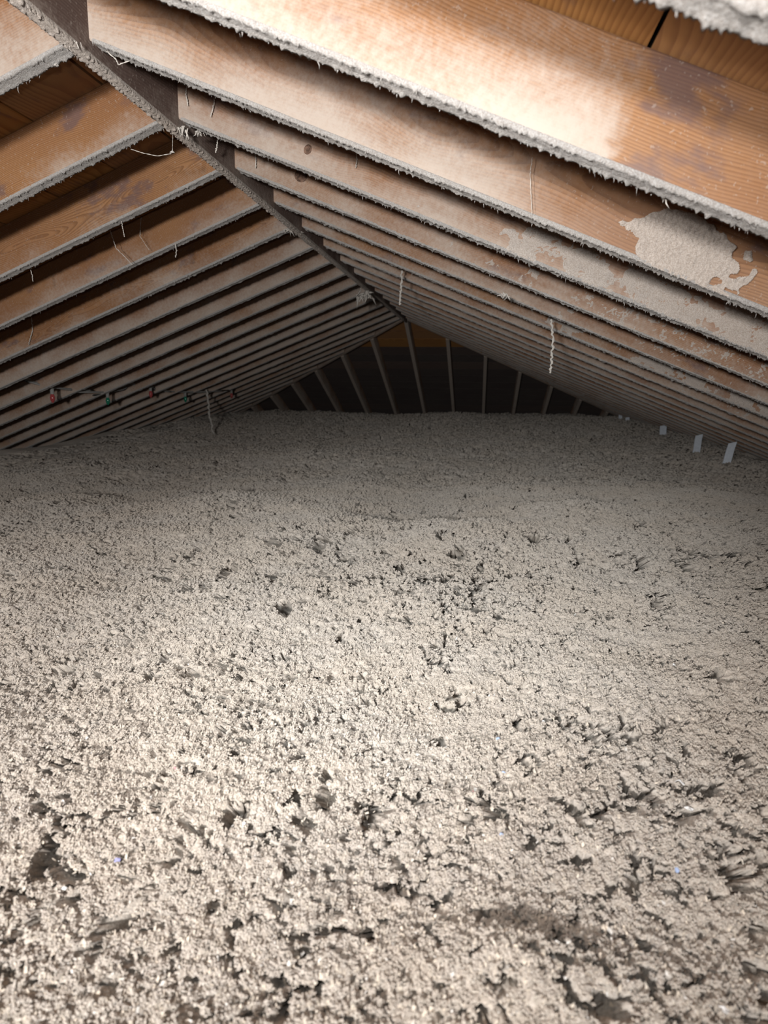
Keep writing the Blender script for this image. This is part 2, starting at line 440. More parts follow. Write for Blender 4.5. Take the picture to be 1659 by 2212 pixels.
def tube(points, rad, seg=6, name='tube', material=None, taper=None):
    pts = [Vector(p) for p in points]; V = []; Fc = []
    for i, p in enumerate(pts):
        d = (pts[min(i + 1, len(pts) - 1)] - pts[max(i - 1, 0)]).normalized()
        s = d.cross(Vector((0.21, 0.93, 0.31))).normalized(); t = d.cross(s)
        r = rad if taper is None else taper(i / (len(pts) - 1))
        for k in range(seg):
            a = 2 * math.pi * k / seg
            V.append(p + (s * math.cos(a) + t * math.sin(a)) * r)
    for i in range(len(pts) - 1):
        for k in range(seg):
            a = i * seg + k; b = i * seg + (k + 1) % seg
            Fc.append((a, b, b + seg, a + seg))
    Fc.append(tuple(reversed(range(seg)))); n = (len(pts) - 1) * seg
    Fc.append(tuple(n + k for k in range(seg)))
    return mesh(name, V, Fc, material, True)

# ------------------------------------------------------------------ the setting: roof sheathing of planks, floor deck
PW, PG, PT = 0.193, 0.005, 0.02
def slope_pt(side, r, Y, up):
    """point on a roof slope: run r from the ridge, along-ridge Y, height up over the sheathing underside"""
    z = ZR + SO - r * T + up
    if side == 'right': return (XR + r, Y, z)
    if side == 'left': return (XL - r, Y, z)
    return (XC + Y, YE + r, z)                                 # hip end: Y is the sideways offset
def roof(side, offset, y_start, rmax):
    ce = obj('ceiling_' + side, None); ce['kind'] = 'structure'
    up0 = PT + 0.004
    if side == 'back':
        V = [slope_pt(side, 0, 0, up0), slope_pt(side, rmax, -rmax, up0), slope_pt(side, rmax, rmax, up0)]
        V += [(a, b, c + 0.03) for a, b, c in V]; Fc = [(0, 2, 1), (3, 4, 5), (0, 1, 4, 3), (1, 2, 5, 4), (2, 0, 3, 5)]
    else:
        V = [slope_pt(side, 0, y_start, up0), slope_pt(side, rmax, y_start, up0), slope_pt(side, rmax, YE + rmax, up0), slope_pt(side, 0, YE, up0)]
        V += [(a, b, c + 0.03) for a, b, c in V]; Fc = HEX
    f = obj('roof_felt', mesh('roof_felt', V, Fc, M_FELT), ce)
    r = offset - PW * math.ceil(offset / PW); k = 0
    while r < rmax:
        ra, rb = max(r + PG / 2, 0.012), min(r + PW - PG / 2, rmax)
        if rb - ra > 0.02:
            if side == 'back': cuts = [(-1, 1)]
            else:
                yc = random.choice([2.98, 3.39, 3.79, 4.2, 4.6]) ; cuts = [(0, yc), (yc, 1)]
            for (a, b) in cuts:
                rng = random.uniform(-0.001, 0.001)
                if side == 'back':
                    Q = [slope_pt(side, ra, -ra, rng), slope_pt(side, rb, -rb, rng), slope_pt(side, rb, rb, rng), slope_pt(side, ra, ra, rng)]
                    Q = [Q[0], Q[3], Q[2], Q[1]]
                else:
                    ya0 = yb0 = y_start if a == 0 else a + 0.002
                    if b == 1: ya1, yb1 = YE + ra, YE + rb
                    else: ya1 = yb1 = b - 0.002
                    Q = [slope_pt(side, ra, ya0, rng), slope_pt(side, rb, yb0, rng), slope_pt(side, rb, yb1, rng), slope_pt(side, ra, ya1, rng)]
                # local frame: x along the board, z up
                o0 = Vector(Q[0])
                if side == 'back': ex = Vector((1, 0, 0)); ey = Vector((0, CT, -ST))
                elif side == 'right': ex = Vector((0, 1, 0)); ey = Vector((-CT, 0, ST))
                else: ex = Vector((0, 1, 0)); ey = Vector((-CT, 0, -ST))
                ez = ex.cross(ey)
                if ez.z < 0: ez = -ez; ey = -ey
                Rm = Matrix((ex, ey, ez)).transposed().to_4x4(); Rm.translation = o0
                inv = Rm.inverted()
                L = [inv @ Vector(q) for q in Q]
                V = [(v.x, v.y, 0) for v in L] + [(v.x, v.y, PT) for v in L]
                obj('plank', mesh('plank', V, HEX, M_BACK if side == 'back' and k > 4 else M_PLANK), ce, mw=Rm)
        r += PW; k += 1
    return ce
roof('left', 0.1605, -0.25, 3.35)
roof('right', 0.188, -0.25, 3.35)
roof('back', 0.16, 0, 3.35)
fl = obj('floor', mesh('floor', [(-4.3, -0.3, -0.36), (2.7, -0.3, -0.36), (2.7, 10.6, -0.36), (-4.3, 10.6, -0.36)] +
                       [(-4.3, -0.3, -0.32), (2.7, -0.3, -0.32), (2.7, 10.6, -0.32), (-4.3, 10.6, -0.32)], HEX, M_FLOOR))
fl['kind'] = 'structure'

# ------------------------------------------------------------------ loose-fill insulation
rows = []
y = 0.30
while y < 10.15:
    rows.append(y)
    y += 0.0028 if y < 1.8 else 0.0028 + (y - 1.8) * 0.0024 if y < 4.2 else 0.012 + (y - 4) * 0.006
rows = np.array(rows)
NC = 740
def row_x(Y):
    a = max(-0.84 * Y - 0.42, -3.55); b = min(0.50 * Y + 0.46, 2.15)
    return np.concatenate([np.linspace(-3.75, a, 41)[:-1], np.linspace(a, b, NC), np.linspace(b, 2.35, 41)[1:]])
GXs = np.stack([row_x(v) for v in rows]); GYs = np.repeat(rows[:, None], GXs.shape[1], 1)
gz, ghol = ground(GXs, GYs, True)
gw = np.ones(GXs.shape[1]); gw[:41] = np.linspace(0, 1, 41) ** 6; gw[-41:] = np.linspace(1, 0, 41) ** 6   # coarse margins carry the broad shape only
gb = ground_base(GXs, GYs)
gz = gb + (gz - gb) * gw; ghol = ghol * gw
ox = 0.0040 * perlin(GXs * 70, GYs * 70, 41) + 0.0026 * perlin(GXs * 190, GYs * 190, 42)
oy = 0.0040 * perlin(GXs * 70, GYs * 70, 43) + 0.0026 * perlin(GXs * 190, GYs * 190, 44)
ins = obj('insulation', grid_mesh('insulation', np.stack([GXs + ox + ghol * 0.9 * perlin(GXs * 9, GYs * 9, 61), GYs + oy + ghol * (1.15 + 1.35 * sstep(1.2, 2.2, GYs) + 0.5 * perlin(GXs * 8, GYs * 8, 62)), gz], -1), M_INS))
tag(ins, 'thick bed of beige-grey loose-fill cellulose insulation covering the whole attic floor', 'insulation', kind='stuff')

# clots of fluff covering the bed: small tufts scattered with geometry nodes
def tuft_cover():
    g = np.random.default_rng(77)
    # even cover close by, thinning out (and in larger tufts) with distance
    Y = np.concatenate([0.42 + 3.6 * g.random(235000) ** 1.2, 3.6 + 6.0 * g.random(75000) ** 1.3]); n = len(Y)
    X = -0.82 * Y - 0.30 + g.random(n) * (1.32 * Y + 0.72)
    ok = (X > -3.2) & (X < 2.0); X, Y = X[ok], Y[ok]
    Z, hol = ground(X, Y, True)
    ok = (hol < 0.006); X, Y, Z = X[ok], Y[ok], Z[ok]
    Z = Z + g.normal(0.0004, 0.0010, len(X))
    me = bpy.data.meshes.new('surface_tufts')
    me.vertices.add(len(X)); me.vertices.foreach_set('co', np.stack([X, Y, Z], -1).reshape(-1).astype(np.float32))
    at = me.attributes.new('tuft_size', 'FLOAT', 'POINT')
    at.data.foreach_set('value', ((0.62 + 0.75 * g.random(len(X)) ** 2) * np.where(Y < 3.8, 0.78 + 0.19 * Y, 0.75 + 0.20 * Y)).astype(np.float32))
    me.materials.append(M_INS); me.update()
    o = obj('surface_tufts', me, ins); o['kind'] = 'stuff'
    ng = bpy.data.node_groups.new('tuft_scatter', 'GeometryNodeTree')
    ng.interface.new_socket('Geometry', in_out='INPUT', socket_type='NodeSocketGeometry')
    ng.interface.new_socket('Geometry', in_out='OUTPUT', socket_type='NodeSocketGeometry')
    nd = lambda t: ng.nodes.new(t)
    gi, go = nd('NodeGroupInput'), nd('NodeGroupOutput')
    def rv(t, lo, hi, seed):
        r = nd('FunctionNodeRandomValue'); r.data_type = t
        k = {'FLOAT': 1, 'FLOAT_VECTOR': 0}[t]
        if t == 'FLOAT': r.inputs[2].default_value, r.inputs[3].default_value = lo, hi
        else: r.inputs[0].default_value, r.inputs[1].default_value = lo, hi
        r.inputs['Seed'].default_value = seed
        return r.outputs[0] if t == 'FLOAT_VECTOR' else r.outputs[1]
    L = ng.links.new
    # one tuft: a handful of lumpy grains
    ln = nd('GeometryNodeMeshLine'); ln.inputs['Count'].default_value = 9
    ln.inputs['Offset'].default_value = (0, 0, 0)
    sp = nd('GeometryNodeSetPosition'); L(ln.outputs[0], sp.inputs['Geometry'])
    L(rv('FLOAT_VECTOR', (-.0048, -.0048, -.0022), (.0048, .0048, .0026), 3), sp.inputs['Offset'])
    ico = nd('GeometryNodeMeshIcoSphere'); ico.inputs['Radius'].default_value = 1.0; ico.inputs['Subdivisions'].default_value = 1
    sm = nd('GeometryNodeSetMaterial'); sm.inputs['Material'].default_value = M_INS; L(ico.outputs[0], sm.inputs[0])
    ip = nd('GeometryNodeInstanceOnPoints'); L(sp.outputs[0], ip.inputs['Points']); L(sm.outputs[0], ip.inputs['Instance'])
    L(rv('FLOAT_VECTOR', (0, 0, 0), (6.28, 6.28, 6.28), 5), ip.inputs['Rotation'])
    L(rv('FLOAT_VECTOR', (.0006, .0006, .0008), (.0014, .0017, .0027), 8), ip.inputs['Scale'])
    rl = nd('GeometryNodeRealizeInstances'); L(ip.outputs[0], rl.inputs[0])
    # scatter it
    mp = nd('GeometryNodeMeshToPoints'); L(gi.outputs[0], mp.inputs[0])
    i2 = nd('GeometryNodeInstanceOnPoints'); L(mp.outputs[0], i2.inputs['Points']); L(rl.outputs[0], i2.inputs['Instance'])
    L(rv('FLOAT_VECTOR', (-.9, -.9, 0), (.9, .9, 6.28), 13), i2.inputs['Rotation'])
    na = nd('GeometryNodeInputNamedAttribute'); na.data_type = 'FLOAT'; na.inputs[0].default_value = 'tuft_size'
    L(na.outputs[0], i2.inputs['Scale'])
    L(i2.outputs[0], go.inputs[0])
    o.modifiers.new('tufts', 'NODES').node_group = ng
tuft_cover()

# ------------------------------------------------------------------ ridge beam
RB = 0.033                                                      # ridge beam hangs this far below the rafters
yb0 = -0.25
RT = 0.019                                                      # a thin ridge board
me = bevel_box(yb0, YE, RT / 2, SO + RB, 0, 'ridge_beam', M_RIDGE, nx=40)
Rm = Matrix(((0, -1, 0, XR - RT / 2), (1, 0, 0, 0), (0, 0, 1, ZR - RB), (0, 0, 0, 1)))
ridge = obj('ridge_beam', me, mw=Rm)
board(ridge, 0.05)
tag(ridge, 'dark brown ridge beam running along the peak with dusty lower edge', 'beam')
obj('dust_crust', crust_mesh(YE - 0.3, 0.004, 71, x0=0.3, amp=1.0, spikes=900, front=0.014, yh=RT / 2, material=M_CAKE), ridge)['kind'] = 'stuff'

# ------------------------------------------------------------------ rafters
ORD = ['zeroth', 'first', 'second', 'third', 'fourth', 'fifth', 'sixth', 'seventh', 'eighth', 'ninth', 'tenth', 'eleventh', 'twelfth',
       'thirteenth', 'fourteenth', 'fifteenth', 'sixteenth', 'seventeenth', 'eighteenth', 'nineteenth', 'twentieth',
       'twenty-first', 'twenty-second', 'twenty-third', 'twenty-fourth']
def frame(ex, ez, o):
    ex = Vector(ex).normalized(); ez = Vector(ez).normalized(); ey = ez.cross(ex)
    m = Matrix((ex, ey, ez)).transposed().to_4x4(); m.translation = Vector(o)
    return m
RUN = 3.22
rafters = {}
special = {
    ('left', 1): 'left-slope rafter two places nearer than the dust-whitened one in the top left corner',
    ('left', 2): 'left-slope rafter one place nearer than the dust-whitened one in the top left corner',
    ('right', 1): 'blurred dust-white rafter end crossing the top right corner, nearest on right slope',
    ('right', 2): 'broad orange-tan rafter on the right slope, dusted white until a sharp edge',
    ('right', 3): 'pinkish dusted rafter on the right slope carrying a big caked insulation patch',
    ('right', 4): 'rafter on the right slope with small oval knot, just behind the caked-patch one',
    ('left', 3): 'dust-whitened rafter meeting the ridge beam in the top left corner',
    ('left', 4): 'tan rafter on the left slope, first one with bare planks showing before it',
    ('left', 5): 'orange-brown rafter on the left slope with dark stains and bold swirling grain',
    ('left', 6): 'reddish-brown rafter on the left slope with cobweb strands dangling from its edge',
}
dust_lv = {('right', 1): 1.3, ('right', 2): 0.55, ('right', 3): 0.60, ('right', 4): 0.42, ('right', 5): 0.30, ('right', 6): 0.22, ('right', 7): 0.20,
           ('left', 3): 0.60, ('left', 4): 0.05, ('left', 5): -0.08, ('left', 6): 0.18, ('left', 7): 0.22}
dust_en = {('right', 2): 0.985, ('right', 3): 1.10}
grain = {('right', 2): (-0.62, 0.31), ('right', 3): (0.085, 0.55), ('left', 3): (-0.4, 0.2), ('left', 4): (-0.5, 0.1), ('left', 5): (0.06, 0.4)}
for side in ('right', 'left'):
    for j in range(1, 24):
        yj = Y0 + S * j + RW / 2
        top = max(0.0, yj - YE + 0.03)
        if RUN - top < 0.35: continue
        ln = (RUN - top) / CT
        sgn = 1 if side == 'right' else -1
        xo = (XR if side == 'right' else XL) + sgn * top
        Rm = frame((sgn * CT, 0, -ST), (sgn * ST, 0, CT), (xo, yj, ZR - top * T))
        skew = T if top == 0 else T
        sgm = 1 if side == 'right' else -1
        ext = (RW - RT) / CT if side == 'left' and top == 0 else 0.0
        me = bevel_box(-ext, ln, RW / 2, DEP, skew, 'rafter', M_RAFTER, nx=30, sag=random.uniform(-.003, .003), x1skew=T)
        o = obj('rafter', me, mw=Rm)
        board(o, dust_lv.get((side, j), random.uniform(0.02, 0.22) + (0.36 if side == 'left' else 0.18)), dust_en.get((side, j), 99.0), 0.35 if (side, j) == ('right', 3) else 0.012, grain.get((side, j), (None, None))[0], grain.get((side, j), (None, None))[1])
        nth = ORD[j] if side == 'right' else ORD[max(j - 2, 0)]
        lab = special.get((side, j)) or ('dusty wooden rafter on the %s slope, %s counted from the top %s corner' % (side, nth, side) if top == 0 else
              'short jack rafter on %s slope by the hip, %s from top %s corner' % (side, nth, side))
        if (side, j) == ('right', 2): o['stain_at'] = 1.07
        if (side, j) == ('left', 5): o['stain_at'] = 0.35
        tag(o, lab, 'rafter', 'rafters of the %s slope' % side)
        rafters[(side, j)] = o
        L = (1.75 + 0.22 * j) if side == 'right' else (1.1 + 0.3 * j)
        L = min(L, ln - 0.02)
        res = 0.0032 if j <= 4 else 0.005 if j <= 7 else 0.009 if j <= 12 else 0.03
        amp = {2: 1.0, 3: 1.0, 4: 1.0}.get(j, 1.0) if j < 9 else 0.8
        cm = crust_mesh(L, res, 100 + j * 7 + (500 if side == 'left' else 0), amp=amp, x0=0.004 - ext,
                        spikes=int(L * (150 if j < 5 else 90 if j < 9 else 30 if j < 14 else 0)), down=(ST, 0, -CT), drip={3: 1.05, 4: 0.7, 5: 0.75, 6: 0.9, 7: 1.0}.get(j) if side == 'right' else None)
        # the near face of a left-hand board looks along +y of its frame
        if side == 'left': cm.transform(Matrix.Diagonal((1, -1, 1, 1))); cm.flip_normals()
        obj('dust_crust', cm, o)['kind'] = 'stuff'

# caked insulation on near faces of right-hand rafters
POLY = [(1.063, .045), (1.09, .062), (1.10, .070), (1.13, .098), (1.18, .108), (1.24, .096), (1.272, .082), (1.30, .082), (1.325, .055),
        (1.312, .0), (1.305, -.004), (1.20, -.004), (1.125, -.004), (1.112, .012), (1.105, .036)]
def poly_sd(X, Z, poly):
    d = np.full(X.shape, 9.0); ins_ = np.zeros(X.shape, bool)
    for (ax, az), (bx, bz) in zip(poly, poly[1:] + poly[:1]):
        ex, ez = bx - ax, bz - az
        t = np.clip(((X - ax) * ex + (Z - az) * ez) / (ex * ex + ez * ez + 1e-12), 0, 1)
        d = np.minimum(d, np.hypot(X - ax - t * ex, Z - az - t * ez))
        c = ((az <= Z) & (bz > Z)) | ((bz <= Z) & (az > Z))
        with np.errstate(divide='ignore', invalid='ignore'):
            c &= X < ax + (Z - az) / (ez if abs(ez) > 1e-12 else 1e-12) * ex
        ins_ ^= c
    return np.where(ins_, d, -d)
def maskB(X, Z):
    s = poly_sd(X + 0.006 * perlin(X * 60, Z * 60, 81), Z + 0.005 * perlin(X * 70, Z * 70, 82), POLY) / 0.012
    hole = sstep(0.25, 0.5, perlin(X * 42, Z * 42, 83) + 0.25 * sstep(1.24, 1.31, X))
    return np.clip(s, -1, 1) - 1.6 * hole * sstep(1.20, 1.30, X)
obj('dust_cake', cake_mesh(maskB, 1.03, 1.345, -0.002, 0.125, 0.0016, 0.0065, 84), rafters[('right', 3)])
def mask_gen(seed, xa, xb, bias):
    def f(X, Z):
        q = 0.9 * perlin(X * 9, Z * 14, seed) + 0.5 * perlin(X * 28, Z * 34, seed + 1) + 0.3 * perlin(X * 90, Z * 90, seed + 2)
        return q + bias * sstep(xa, xb, X) - 0.35 - 0.6 * sstep(0.03, 0.11, Z)
    return f
for j, xa, xb, bias in ((4, 0.62, 1.25, 1.15), (5, 0.7, 1.5, 0.95), (6, 1.0, 1.9, 0.65), (7, 1.0, 1.9, 0.65), (8, 1.1, 2.1, 0.6)):
    obj('dust_cake', cake_mesh(mask_gen(200 + j * 5, xa, xb, bias), xa, min(2.9, 1.25 + 0.28 * j), 0.0, 0.12, 0.003 if j < 6 else 0.005, 0.0045, 300 + j), rafters[('right', j)])['kind'] = 'stuff'

# knots in the wood
def knot(side, j, x, z, rx, rz):
    V = [(0, 0, 0)]; Fc = []
    n = 14
    for ring, (s, d) in enumerate(((0.5, 0.0008), (0.85, 0.0012), (1.0, -0.0004))):
        for k in range(n):
            a = 2 * math.pi * k / n
            V.append((rx * s * math.cos(a), -d, rz * s * math.sin(a)))
    V[0] = (0, -0.0004, 0)
    for k in range(n): Fc.append((0, 1 + (k + 1) % n, 1 + k))
    for q in range(2):
        for k in range(n):
            a = 1 + q * n + k; b = 1 + q * n + (k + 1) % n
            Fc.append((a, b, b + n, a + n))
    V = [(v[0] + x, v[1] - RW / 2 - 0.0005, v[2] + z) for v in V]
    me = mesh('knot', V, Fc, M_KNOT, True)
    if side == 'left': me.transform(Matrix.Diagonal((1, -1, 1, 1))); me.flip_normals()
    obj('knot', me, rafters[(side, j)])
knot('right', 4, 0.335, 0.045, 0.010, 0.012)
knot('right', 5, 0.202, 0.050, 0.021, 0.019)

# hip rafters and hip-end jack rafters
for sgn, nm in ((-1, 'left'), (1, 'right')):
    d = Vector((sgn, 1, -T)).normalized(); up = Vector((sgn * T, T, 2)).normalized()
    Rm = frame(d, up, (XC, YE, ZR))
    me = bevel_box(0.02, RUN * math.sqrt(2 + T * T), RW / 2, DEP * 0.97, 0.28, 'hip_rafter', M_RAFTER, nx=20)
    o = obj('hip_rafter', me, mw=Rm); board(o, 0.45)
    tag(o, 'hip rafter running diagonally down the %s edge of the dark far end' % nm, 'rafter', 'hip rafters')
for k in range(-6, 7):
    top = abs(k) * S + 0.03
    if RUN - top < 0.35: continue
    Rm = frame((0, CT, -ST), (0, ST, CT), (XC + k * S, YE + top, ZR - top * T))
    me = bevel_box(0, (RUN - top) / CT, RW / 2, DEP, T, 'jack_rafter', M_RAFTER, nx=10, x1skew=T)
    o = obj('jack_rafter', me, mw=Rm); board(o, 0.75)
    lab = 'middle jack rafter of the dark hip end, hanging straight below the ridge end' if k == 0 else \
        '%s jack rafter to the %s of the middle one in the dark hip end' % (ORD[abs(k)], 'left' if k < 0 else 'right')
    tag(o, lab, 'rafter', 'jack rafters of the far hip end')

# ------------------------------------------------------------------ pixel helper for surveying where small things stand
def ray(px, py):
    v = R * (px - 829.5) / 1512.3 + U * (1106. - py) / 1512.3 + F
    return v
EYE = np.array([0, 0, CAM_H])
def on_slope(side, px, py, off=0.0):
    nrm, d = (np.array([T, 0, 1]), ZR + off + T * XR) if side == 'right' else (np.array([-T, 0, 1]), ZR + off - T * XL)
    r = ray(px, py); t = (d - EYE @ nrm) / (r @ nrm)
    return EYE + t * r
def on_y(px, py, Y):
    r = ray(px, py); return EYE + r * (Y / r[1])
def on_floor(px, py):
    r = ray(px, py); P = EYE.copy()
    t = -CAM_H / r[2]
    for _ in range(6):
        P = EYE + t * r
        zf = float(ground_base(np.array([P[0]]), np.array([P[1]]))[0]) + 0.012
        t = (zf - CAM_H) / r[2]
    return EYE + t * r

# ------------------------------------------------------------------ string of coloured lights under the left slope
sl = obj('string_lights', None, loc=tuple(on_slope('left', 112, 842, -0.03)))
tag(sl, 'dusty cable of red and green bulbs strung beneath the left rafters', 'lights')
cab = [(-60, 838, 3.3), (0, 826, 3.5), (30, 822, 3.6), (60, 817, 3.75), (85, 828, 3.85), (112, 838, 3.96), (150, 842, 4.2), (190, 843, 4.45),
       (232, 847, 4.7), (265, 842, 4.95), (300, 826, 5.15), (325, 834, 5.3), (362, 845, 5.7), (400, 848, 6.1), (440, 846, 6.5), (470, 845, 6.8), (505, 842, 7.2)]
pts = [on_y(a, b, c) for a, b, c in cab]
fine = []
for i in range(len(pts) - 1):
    p0, p1, p2, p3 = pts[max(i - 1, 0)], pts[i], pts[i + 1], pts[min(i + 2, len(pts) - 1)]
    for t in np.linspace(0, 1, 6)[:-1]:
        fine.append(0.5 * (2 * p1 + (p2 - p0) * t + (2 * p0 - 5 * p1 + 4 * p2 - p3) * t * t + (3 * p1 - 3 * p2 + p0 - p3) * t ** 3))
fine.append(pts[-1])
base = np.array(sl.location)
obj('cable', tube([p - base for p in fine], 0.0055, 6, 'cable', M_WIRE), sl)
def lathe(prof, n, name, material):
    V, Fc = [], []
    for (r, z) in prof:
        for k in range(n):
            a = 2 * math.pi * k / n; V.append((r * math.cos(a), r * math.sin(a), z))
    for i in range(len(prof) - 1):
        for k in range(n):
            a = i * n + k; b = i * n + (k + 1) % n
            Fc.append((a, a + n, b + n, b))
    return mesh(name, V, Fc, material, True)
SOCK = lathe([(0.001, 0.014), (0.011, 0.012), (0.011, -0.022), (0.008, -0.024), (0.001, -0.024)], 10, 'socket', M_WIRE)
bprof = [(0.008, 0.0), (0.012, -0.010), (0.015, -0.022), (0.013, -0.036), (0.008, -0.048), (0.001, -0.054)]
BR = lathe(bprof, 12, 'bulb', M_RED); BG = lathe(bprof, 12, 'bulb', M_GREEN)
for (a, b, c, mm, tx) in ((112, 840, 3.96, BR, 'red'), (232, 849, 4.7, BG, 'green'), (325, 836, 5.3, BR, 'red'), (400, 849, 6.1, BG, 'green'), (500, 843, 7.15, BR, 'red')):
    p = on_y(a, b, c) - base
    so = obj('socket', SOCK, sl, loc=tuple(p + np.array([0, 0, -0.008])))
    bo = obj('bulb', mm, so, loc=(0, 0, -0.022)); bo['label'] = '%s glass bulb' % tx

# ------------------------------------------------------------------ cobweb strands and clumps
def strand(pix, Y, rad, label, group='cobweb strands hanging from the rafters', beads=0.0, puff=0.0):
    P = []
    n = 14
    ctl = [np.array(on_y(a, b, Y)) for a, b in pix]
    for i in range(len(ctl) - 1):
        for t in np.linspace(0, 1, n)[:(-1 if i < len(ctl) - 2 else None)]:
            P.append(ctl[i] + (ctl[i + 1] - ctl[i]) * t + np.array([random.gauss(0, rad * .5), random.gauss(0, rad * .5), 0]))
    o0 = P[0].copy()
    fat = lambda t: rad * (0.55 + 0.7 * abs(math.sin(t * 23 + Y * 9)) * (1 + beads)) + (puff * math.exp(-((t - 1) / 0.06) ** 2) if puff else 0)
    o = obj('cobweb_strand', tube([p - o0 for p in P], rad, 5, 'cobweb_strand', M_WEB, fat), loc=tuple(o0))
    tag(o, label, 'cobweb', group)
strand([(867, 585), (867, 625), (863, 658)], 3.25, 0.0045, 'straight dust-laden cobweb strand hanging just right of the ridge beam')
strand([(1192, 690), (1194, 750), (1189, 806)], 2.72, 0.0042, 'longest dust-laden cobweb strand dangling below the right slope')
strand([(446, 842), (452, 890), (461, 938)], 6.5, 0.010, 'pale upright cobweb-wrapped stick between left rafters and insulation bed')
strand([(374, 272), (373, 300), (372, 330)], 1.80, 0.0006, 'thread with a round dust puff dangling below the ridge beam', puff=0.006)
strand([(282, 322), (310, 331), (340, 337), (370, 332)], 1.80, 0.0007, 'beaded sagging thread reaching sideways to the dangling dust puff', beads=0.6)
strand([(238, 497), (250, 535), (286, 572)], 2.50, 0.0012, 'curling cobweb slanting across the reddish-brown left rafter')
strand([(262, 478), (266, 496), (269, 512)], 2.22, 0.0013, 'short cobweb drip under the stained swirling-grain left rafter')
strand([(305, 470), (302, 510), (322, 540)], 2.55, 0.0008, 'thin wispy cobweb hanging in the gap above the reddish-brown rafter')
strand([(378, 525), (381, 540), (380, 556)], 2.60, 0.0018, 'stubby cobweb tuft under the reddish-brown left rafter')
strand([(68, 685), (70, 715), (62, 745)], 3.0, 0.0018, 'thin curved cobweb hanging near the left edge over the string lights')
strand([(66, 582), (70, 596), (71, 608)], 2.28, 0.0013, 'short cobweb drip at the left edge under the stained rafter')
strand([(403, 182), (402, 205), (406, 228)], 1.786, 0.0013, 'dusty drip on the knotted right rafter close to the ridge')
strand([(465, 200), (462, 225), (455, 252)], 1.786, 0.0012, 'forked dusty cobweb running down the knotted right rafter')
strand([(471, 298), (468, 318), (466, 330)], 2.0, 0.0016, 'drooping dust thread against the dark ridge beam between rafters')
strand([(551, 332), (553, 345), (552, 362)], 2.19, 0.0014, 'pale cobweb drip near the ridge end of the large-knot right rafter')
strand([(770, 332), (771, 345), (769, 362)], 1.79, 0.0012, 'dust drip hanging from the caked-patch rafter midway along its edge')
strand([(1150, 340), (1145, 375), (1149, 462)], 1.375, 0.0006, 'fine thread running down the face of the caked-patch rafter')
strand([(225, 105), (250, 128), (256, 140), (282, 130)], 1.42, 0.0010, 'looping wisp of cobweb at the ridge beam, beneath the caked-patch rafter')
def clump(px, py, Y, size, label, n=26, grp='dust clumps stuck along the ridge'):
    o0 = np.array(on_y(px, py, Y)); V, Fc = [], []
    for i in range(n):
        b = RNG.normal(0, size * .35, 3); b[2] = abs(b[2]) * .7
        e = b + np.array([RNG.normal(0, size * .4), RNG.normal(0, size * .4), -abs(RNG.normal(size * .5, size * .4))])
        v, f = spike_geo(b, e, size * RNG.uniform(.05, .17), 4)
        o = len(V); V += v; Fc += [tuple(k + o for k in q) for q in f]
    o = obj('cobweb_clump', mesh('cobweb_clump', V, Fc, M_WEB, True), loc=tuple(o0))
    tag(o, label, 'cobweb', grp)
clump(392, 280, 1.80, 0.022, 'biggest ragged cobweb clump stuck under the ridge beam')
clump(430, 288, 1.84, 0.014, 'small ragged cobweb clump on the ridge beam right of the biggest one', 18)
clump(158, 92, 1.34, 0.016, 'frothy dust clump where the top left rafter meets the ridge beam', 22)
clump(122, 140, 1.39, 0.006, 'tiny white dust tuft dangling under the top left rafter', 12)
clump(1455, 425, 1.04, 0.016, 'torn dust curl peeling off the broad orange-tan rafter', 20)
clump(1090, 640, 2.45, 0.022, 'white web tuft at the middle of the right slope rafters', 20)
clump(630, 498, 2.99, 0.035, 'tangled web where a left rafter meets the ridge, below its middle', 24)
clump(785, 640, 4.55, 0.07, 'large grey web tangle at the far part of the ridge beam', 34)

# ------------------------------------------------------------------ white cards standing along the right eave
def card(px, ybot, hpx, wpx, Y, lean, label):
    p = on_y(px, ybot, Y); sc = Y / 1512.3
    Hh, W = hpx * sc, wpx * sc
    gzv = float(ground_base(np.array([p[0]]), np.array([p[1]]))[0])
    V = []
    for z in (-0.10, 0.0, Hh * 0.55, Hh):
        for (xx, yy) in ((-W / 2, -0.004), (W / 2, -0.004), (W / 2, 0.004), (-W / 2, 0.004)):
            V.append((xx + lean * z, yy + 0.012 * math.sin(max(z, 0) / Hh * 2.2), z + (0.25 * W * (xx / W) if z >= 0 else 0)))
    Fc = [(0, 3, 2, 1), (12, 13, 14, 15)]
    for i in range(3):
        for k in range(4):
            a = i * 4 + k; b = i * 4 + (k + 1) % 4
            Fc.append((a, b, b + 4, a + 4))
    o = obj('marker_card', mesh('marker_card', V, Fc, M_TAB), loc=tuple(p))
    tag(o, label, 'card', 'white cards stuck in the insulation along the right eave')
card(1571, 995, 37, 16, 5.3, 0.22, 'nearest and largest white card standing in insulation by the right eave')
card(1506, 966, 25, 14, 6.2, 0.10, 'second nearest white card in the insulation by the right eave')
card(1432, 940, 20, 13, 7.3, 0.0, 'middle white card of the row along the right eave')
card(1355, 917, 15, 8, 8.7, 0.0, 'right one of the two faint far cards at the right eave')
card(1340, 908, 12, 7, 9.1, 0.0, 'left one of the two faint far cards at the right eave')

